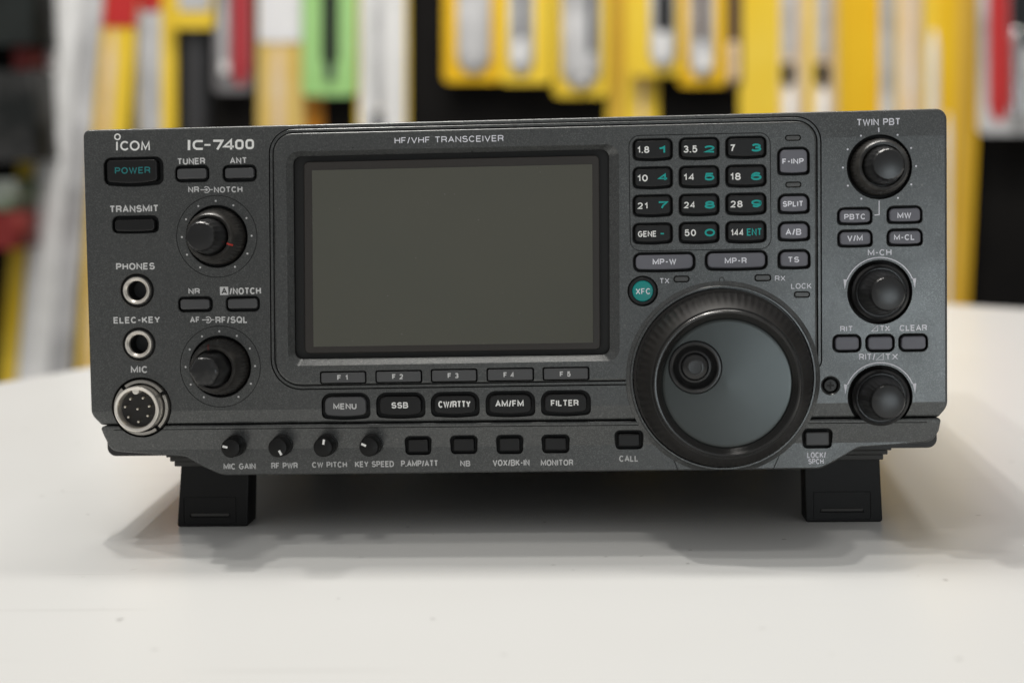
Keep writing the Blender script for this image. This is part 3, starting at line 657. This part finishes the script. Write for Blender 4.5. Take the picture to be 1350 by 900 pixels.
for s, *b in [('TX', 869.6, 882.4, 366.6, 373.6), ('RX', 1021.6, 1035.4, 363.4, 370.4), ('LOCK', 1043, 1070, 373.4, 380.6)]: text(s, *b, INKL, bezel, BZ, .15)
for s, *b in [('MIC GAIN', 294.6, 337, 610.4, 618.4), ('RF PWR', 357.6, 392.4, 609.4, 617.4), ('CW PITCH', 411.4, 457.4, 608.4, 616), ('KEY SPEED', 468, 519.4, 607.4, 615.4), ('P.AMP/ATT', 528.6, 577.6, 606.4, 614.6),
              ('NB', 606.7, 620, 606.7, 614.4), ('VOX/BK-IN', 649.6, 698.2, 605.4, 613.8), ('MONITOR', 712.9, 755.6, 605.4, 613.6), ('CALL', 816.2, 841.6, 600, 608.2), ('LOCK/', 1064, 1089, 595.6, 603.4), ('SPCH', 1065.6, 1086, 604.4, 611.4)]:
    text(s, *b, INKL if b[0] > 1000 else INK, LP, LOWW, .19)
def strokes(name, lines, wd, m, parent, w=0.0):
    bm = bmesh.new()
    for i, (pts, closed, *k) in enumerate(lines): add_ribbon(bm, pts, k[0] if k else wd, w, .05 + .001 * (i % 5), closed)
    return link(name, bm, m, parent)
def box_map(x0, x1, y0, y1, w=0.0):
    def g(a, b): x = x0 + (x1 - x0) * a; p = U(x, y1 + (y0 - y1) * b, w); return (p.x, p.y)
    return g
# model number in squared strokes
WT = surf(U(290, 198).y)
ln = []; sw = 2.9 * S
def roundbox(g, r=.25):
    q = [g(0, 0), g(1, 0), g(1, 1), g(0, 1)]; return [tuple(p) for p in rpoly([(*c, 3.0 * S) for c in q], 5)]
g = box_map(249.2, 249.4, 186, 196.8); ln.append(([g(0, -.12), g(0, 1.12)], False, 3.4 * S))
g = box_map(255.4, 267.4, 186.2, 196.4); ln.append(([g(1, 1), g(.3, 1), g(.08, .85), g(0, .65), g(0, .35), g(.08, .15), g(.3, 0), g(1, 0)], False))
g = box_map(269.5, 277.5, 190.9, 191.2); ln.append(([g(0, 0), g(1, 0)], False, 2.3 * S))
g = box_map(281, 293, 185.8, 196.2); ln.append(([g(0, 1), g(1, 1), g(.80, .55), g(.45, -.1)], False))
g = box_map(295, 308, 185.4, 196.2); ln.append(([g(.74, -.1), g(.74, 1.05), g(.04, .26), g(1.02, .26)], False))
g = box_map(311.4, 319.8, 185.4, 195.8); ln.append((roundbox(g), True))
g = box_map(325, 333.4, 185, 195.4); ln.append((roundbox(g), True))
strokes('model_number', ln, sw, INKB, FP, WT)
# maker's mark: i with a ring, then C O M
ln = []; lw = 2.3 * S
c0 = cpx(154.8, 180.6); ln.append((arc(c0, 3.6 * S, 0, 360, 28)[:-1], True, 1.7 * S))
a, b = U(154.2, 187), U(154.2, 198.3); ln.append(([a, b], False, 2.2 * S))
g = box_map(158.8, 170, 187, 197.6); cc = g(.52, .5); ln.append((arc(cc, 5.2 * S, 42, 318, 26), False))
cc = cpx(177.6, 192.2); ln.append((arc(cc, 5.5 * S, 0, 360, 30)[:-1], True))
g = box_map(187, 196.8, 187.2, 197.6); ln.append(([g(0, -.05), g(0.06, 1.0), g(.5, .12), g(.94, 1.0), g(1, -.05)], False, 2.0 * S))
strokes('maker_mark', ln, lw, INKB, FP, WT)
# concentric-knob symbols, boxed A, triangles, knob scales
for xc, yc in ((272.3, 250.2), (274.4, 421.5)):
    c = cpx(xc, yc); ln = [(arc(c, 3.9 * S, 135, -135, 20), False, 1.2 * S), ([(c[0] - 8.2 * S, c[1]), (c[0] - 1.2 * S, c[1])], False, 1.2 * S), ([(c[0] + 3.6 * S, c[1]), (c[0] + 8.4 * S, c[1])], False, 1.2 * S), (arc(c, .9 * S, 0, 360, 10)[:-1], True, 1.5 * S)]
    strokes('knob_symbol', ln, 1.0 * S, INK, FP)
ab = plate('lettering', pxrect(290, 378, 301, 388.8, .1), -.05, .05, .01, INK, FP, 1)
text('A', 292, 299.2, 379.6, 387.4, BLACK, FP, .05, .19)
for x0, x1, y0, y1 in ((1149, 1157, 429, 436.4), (1155, 1164.5, 466, 474.2)):
    a, b, c = U(x0, y1), U(x1, y1 - .2), U(x1, y0)
    strokes('lettering', [([a, b, c], True)], .85 * S, INKL, FP)
def dots(c, angs, r, rd, m=INKB):
    bm = bmesh.new()
    for a in angs:
        add_lathe(bm, [(rd, 0), (rd, .05), (0, .05)], (c[0] + r * math.cos(R(a)), c[1] + r * math.sin(R(a))), 12)
    return bm
for c in (NRc, AFc): link('scale_dots', dots(c, [90 + 30 * k for k in range(-5, 6)], 47 * S, 1.35 * S), INK, FP)
link('scale_dots', dots(PBc, [90 + 30 * k for k in (-5, -4, -3, -2, -1, 1, 2, 3, 4, 5)], 46.8 * S, 1.3 * S), INKL, FP)
a, b = U(1158.3, 168.4), U(1158.6, 174.4); c1, c2, c3 = U(1159, 264.6), U(1159, 283), U(1153, 283.6)
strokes('scale_line', [([a, b], False, 1.7 * S), ([c1, c2, c3], False, 1.3 * S)], 1 * S, INKL, FP)
for c in (MCc, RIc):
    r0 = 45 * S; ln = [(arc(c, r0, 22, 158, 40), False, 1.5 * S)]; st = strokes('turn_arrow', ln, 1, INKL, FP)
    bm = bmesh.new()
    for s in (-1, 1):
        p0 = (c[0] + s * 42.0 * S, c[1] + 17 * S); p1 = (c[0] + s * 46.6 * S, c[1] + 17.5 * S); p2 = (c[0] + s * 45 * S, c[1] + 4.5 * S)
        t = [bm.verts.new(L(*p, .056)) for p in (p0, p1, p2)]; q = [bm.verts.new(L(*p, 0)) for p in (p0, p1, p2)]
        bm.faces.new(t); bridge(bm, q, t)
    link('arrow_head', bm, INKL, st)

# concentric knobs
def twin_knob(c, outer_w, tip_w, r_out, r_front, r_in, r_tip, hexa=False, mark=None, name='twin_knob', mm=None):
    k = lathe(name, [(r_out * .9, -3.9), (r_out, -3.9), (r_out, .2), (r_out * .985, 1.0), (r_front + .9, outer_w - 1.6), (r_front + .35, outer_w - .5), (r_front - .1, outer_w), (r_in + .25, outer_w - .1), (r_in + .05, outer_w - .4), (r_in + .05, outer_w - 3), (0, outer_w - 3)], c, SKIRT, radio, 96, (48, .26, 2, 4))
    seg = 60
    i = lathe('inner_knob', [(r_in - .35, outer_w - 2.9), (r_in - .35, outer_w + .6), (r_tip + .55, tip_w - 1.4), (r_tip + .15, tip_w - .5), (r_tip - .3, tip_w - .12), (r_tip * .75, tip_w - .02), (r_tip * .5, tip_w + .08), (r_tip * .25, tip_w + .14), (0, tip_w + .16)], c, KNOBGLOSS, k, seg, (6 if hexa else 20, .45 if hexa else .22, 1, 3 if not hexa else 5))
    if mark is not None:
        a = R(mark); d = Vector((math.cos(a), math.sin(a))); cc = Vector(c)
        bm = bmesh.new(); n = Vector((-d.y, d.x)) * .3
        r0, r1 = r_front - 1.1, r_front + 2.0
        pr = [(r_front - .9, outer_w + .05), (r_front - .1, outer_w + .06), (r_front + .4, outer_w - .45), (r_front + .95, outer_w - 1.55), (r_out * .93 , 2.6)]
        pr = pr[:4]
        rows = [(bm.verts.new(L(*(cc + d * r + n), w + .05)), bm.verts.new(L(*(cc + d * r - n), w + .05))) for r, w in pr]
        for p, q in zip(rows, rows[1:]): bm.faces.new((p[0], p[1], q[1], q[0]))
        link('pointer', bm, mm or RED, k)
    return k
twin_knob(NRc, 11.0, 22.5, 9.7, 7.3, 6.3, 4.6, False, -22)
twin_knob(AFc, 11.0, 22.5, 9.7, 7.3, 6.3, 4.6, True, 100, mm=mat('faded_red_ink', (.10, .022, .018), .5))
twin_knob(PBc, 8.5, 19.5, 9.4, 7.8, 6.6, 4.85)
def single_knob(c, tip_w):
    k = lathe('knob', [(9.3, -3.9), (9.4, 1.2), (9.2, 1.9), (8.5, 2.4), (8.0, 2.2), (7.6, 2.2), (7.5, 3.0), (6.0, tip_w - 2), (5.6, tip_w - .7), (5.1, tip_w - .2), (4.2, tip_w - .06), (3, tip_w + .07), (1.5, tip_w + .15), (0, tip_w + .18)], c, KNOBGLOSS, radio, 72, (28, .26, 6, 8))
    return k
single_knob(MCc, 17.5); single_knob(RIc, 17.0)

# small trimmers
for (bx, by), ang in (((311.5, 586.5), 165), ((372.8, 586), -62), ((431.6, 585.5), 80), ((491.2, 585), 155)):
    c = cpx(bx, by, LOWW); t = 8.2
    k = lathe('trim_knob', [(3.6, -2), (3.6, 2.2), (3.3, 2.4), (3.25, t - .6), (2.95, t - .15), (2.5, t), (0, t)], c, TRIM, radio, 48, (24, .07, 1, 3))
    d = Vector((math.cos(R(ang)), math.sin(R(ang)))); p = Vector(c)
    strokes('pointer', [([p + d * 1.0, p + d * 2.7], False)], .75, INKB, k, t)

# jacks
for c in (PH, EK):
    k = lathe('jack', [(21.5 * S, -6.9), (21.5 * S, -.6), (20.5 * S, -.3), (18.6 * S, -.3), (18.6 * S, -6.9)], c, BLACK, radio, 48)
    lathe('bushing', [(18.4 * S, -6), (18.4 * S, .5), (17.6 * S, .8), (15.8 * S, .8), (13.2 * S, .2), (12.8 * S, -.4), (12.8 * S, -1.0)], c, CHROME, k, 48)
    lathe('throat', [(13.2 * S, -1.0), (12.6 * S, -1.0), (12.6 * S, -9), (0, -9)], c, WELL, k, 48)
# microphone socket
k = lathe('microphone_socket', [(37.5 * S, -5.9), (37.5 * S, .3), (36.8 * S, .7), (33 * S, .7), (33 * S, -2)], MI, STEEL, radio, 72)
nb = bmesh.new()
for a in (130, 32, -52):
    d = Vector((math.cos(R(a)), math.sin(R(a)))); n = Vector((-d.y, d.x)) * .65; p = Vector(MI)
    pts = [p + d * 31 * S + n, p + d * 31 * S - n, p + d * 39 * S - n, p + d * 39 * S + n]
    rg = [ringv(nb, pts, 2), ringv(nb, pts, -1.2)]; bridge(nb, rg[0], rg[1], 1); nb.faces.new(rg[0]); nb.faces.new(rg[1]).material_index = 1
k.data.materials.append(WELL); boolean(k, [nb])
lathe('shell', [(30.2 * S, -5.8), (30.6 * S, 5.6), (30 * S, 6.1), (29 * S, 6.3), (26 * S, 6.2), (24.8 * S, 5.7), (24.6 * S, -3)], MI, CHROME, k, 72)
ins = lathe('insert', [(24.5 * S, -3), (24.5 * S, 2.2), (0, 2.2)], MI, BLKIN, k, 48)
for a, r in [(125, 16.2), (62, 16.2), (170, 17), (12, 16), (-140, 16.6), (-35, 16.2), (-88, 17), (0, 0)]:
    p = (MI[0] + r * S * math.cos(R(a)), MI[1] + r * S * math.sin(R(a)))
    lathe('pin', [(.52, 2.1), (.52, 4.6), (.35, 4.95), (0, 5.0)], p, PIN, ins, 14)
p = cpx(184.5, 515.2, 6); lathe('key_tab', [(1.15, -1), (1.15, 6.1), (0, 6.15)], (MI[0] - .1, MI[1] + 24.3 * S), CHROME, k, 16)
# panel screw
s = lathe('panel_screw', [(8.6 * S, -2.9), (8.6 * S, -.9), (7.6 * S, -.5), (0, -.35)], SCc, SCREWM, radio, 28)
strokes('cross_slot', [([(SCc[0] - 1.2, SCc[1]), (SCc[0] + 1.2, SCc[1])], False), ([(SCc[0], SCc[1] - 1.2), (SCc[0], SCc[1] + 1.2)], False)], .55, WELL, s, -.36)
# bump above the dial
plate('index_bump', circ(cpx(951.6, 368.8, BZ), 3.6 * S, 20), BZ - .2, BZ + .35, .3, PAINT, radio)

# tuning dial and its collar
DC = cpx(952.5, 497.2)
bm = bmesh.new()
add_lathe(bm, [(31.9, -3), (31.9, 1.35), (31.6, 1.5), (30.7, 1.9), (30.55, 3.0), (30.25, 3.3), (29.75, 3.3), (29.6, 3.0), (29.5, -2)], DC, 128)
vb = U(953, 617.5, 2).y
bmesh.ops.bisect_plane(bm, geom=bm.verts[:] + bm.edges[:] + bm.faces[:], plane_co=L(0, vb, 0), plane_no=(0, 0, 1), clear_inner=True)
link('dial_collar', bm, PAINT, radio)
dial = lathe('tuning_dial', [(29.3, -1), (29.3, 3.4), (28.5, 3.7), (28.3, 5), (28.7, 6), (28.4, 13), (27.9, 15.5), (26.6, 19), (25.2, 22.4), (24.0, 25.0), (23.6, 25.0), (23.6, 22)], DC, DIALRUB, radio, 300, (75, .36, 4, 7))
lathe('dial_trim', [(23.55, 23), (23.55, 25.6), (23.3, 26.3), (22.8, 26.7), (22.4, 26.65), (22.0, 26.2), (21.3, 25.0), (20.6, 24.1), (20.6, 22)], DC, TRIMG, dial, 128)
bm = bmesh.new(); add_lathe(bm, [(20.7, 21), (20.7, 23.9), (20.2, 24.25), (19.6, 24.3), (0, 24.5)], DC, 128)
fa = link('dial_face', bm, [FACE, WELL], dial)
FD = cpx(916.5, 484, 24.5); FR = 33.2 * S / 1.043
hb = bmesh.new(); add_well(hb, circ(FD, FR + .35), 24.4, 3.4, .2); boolean(fa, [hb])
cup = lathe('finger_dimple', [(FR + .3, 21.2), (FR + .3, 24.7), (FR + .0, 25.1), (FR - .5, 25.15), (FR - .95, 24.8), (FR - 1.3, 23.4), (FR - 2.2, 22.3), (5.1, 21.9), (4.5, 22.0), (4.25, 22.6), (3.9, 23.7), (3.5, 24.0), (2.3, 24.1), (2.1, 23.95), (0, 23.9)], FD, KNOBGLOSS, fa, 64)

# fold-out front feet
def foot(xt0, xt1, yt, xb0, xb1, yb, mx0, mx1, my):
    D = 15.0
    def q(x, y, d=D): p = U(x, y, -d); return p
    a, b, c, d = q(xb0, yb), q(xb1, yb), q(xt1, yt), q(xt0, yt)
    top = -38.0
    bm = bmesh.new()
    pts = rpoly([(a.x, FOOT_V, 1.0), (b.x, FOOT_V, 1.0), (c.x, top, .8), (d.x, top, .8)], 4)
    add_plate(bm, pts, -D - 13, -D, .5, 3)
    ft = link('foot', bm, [FOOTM, WELL], radio)
    # recessed panel outline and grip slot
    fw, fh = b.x - a.x, 1
    gbm = bmesh.new(); x0, x1 = a.x + fw * .10, b.x - fw * .15; z0, z1 = FOOT_V + .9, FOOT_V + 10.6
    groove(gbm, rrect(x0, z0, x1, z1, .8), .3, -D, .5)
    sl = rrect(x0 + 2.2, z0 + 2.4, x1 - 2.2, z0 + 3.5, .4); rg = [ringv(gbm, sl, -D + 1), ringv(gbm, sl, -D - .7)]
    bridge(gbm, rg[0], rg[1], 0); gbm.faces.new(rg[0]); gbm.faces.new(rg[1])
    boolean(ft, [gbm])
    plate('grip_bar', rrect(x0 + 2.6, z0 + 2.75, x1 - 2.6, z0 + 3.9, .4), -D - .65, -D + .35, .3, PLATE, ft)
    m0, m1 = U(mx0, my, -D).x, U(mx1, my, -D).x
    n = 2.2
    bm = bmesh.new()
    for i, (e, w) in enumerate(((0, -38.8), (1.2, -40.3), (2.6, -41.8))):
        z1 = [-37.5, -39.3, -40.8][i]; z0 = [-39.3, -40.8, -42.6][i]
        lo, hi = (m0 + (e if m0 < 0 else 0)), (m1 - (e if m0 > 0 else 0))
        pts = rrect(lo, z0, hi, z1, .35); add_plate(bm, pts, -60, -D + 2.2 - i * .5, .25, 2)
    link('mounting_plate', bm, PLATE, ft)
foot(240, 329, 612, 233.5, 326.5, 693.5, 221, 345, 600)
foot(1060, 1159, 604, 1062, 1163.6, 689.5, 1050, 1174, 592)
for sgn in (-1, 1):
    # rear rubber feet
    bm = bmesh.new(); n = 28; cx_, cy_ = sgn * 112, 262
    zb = lambda y: ((-ZOFF * 1000) + y * math.sin(TILT)) / math.cos(TILT)
    top = [bm.verts.new(Vector((cx_ + 9 * math.cos(2 * math.pi * k / n), cy_ + 9 * math.sin(2 * math.pi * k / n), -37.5)) * .001) for k in range(n)]
    bot = [bm.verts.new(Vector((cx_ + 8 * math.cos(2 * math.pi * k / n), cy_ + 8 * math.sin(2 * math.pi * k / n), zb(cy_ + 8 * math.sin(2 * math.pi * k / n)))) * .001) for k in range(n)]
    bridge(bm, top, bot); bm.faces.new(top); bm.faces.new(bot[::-1]); link('rear_foot', bm, FOOTM, radio)
for me in list(bpy.data.meshes):
    if me.users == 0: bpy.data.meshes.remove(me)
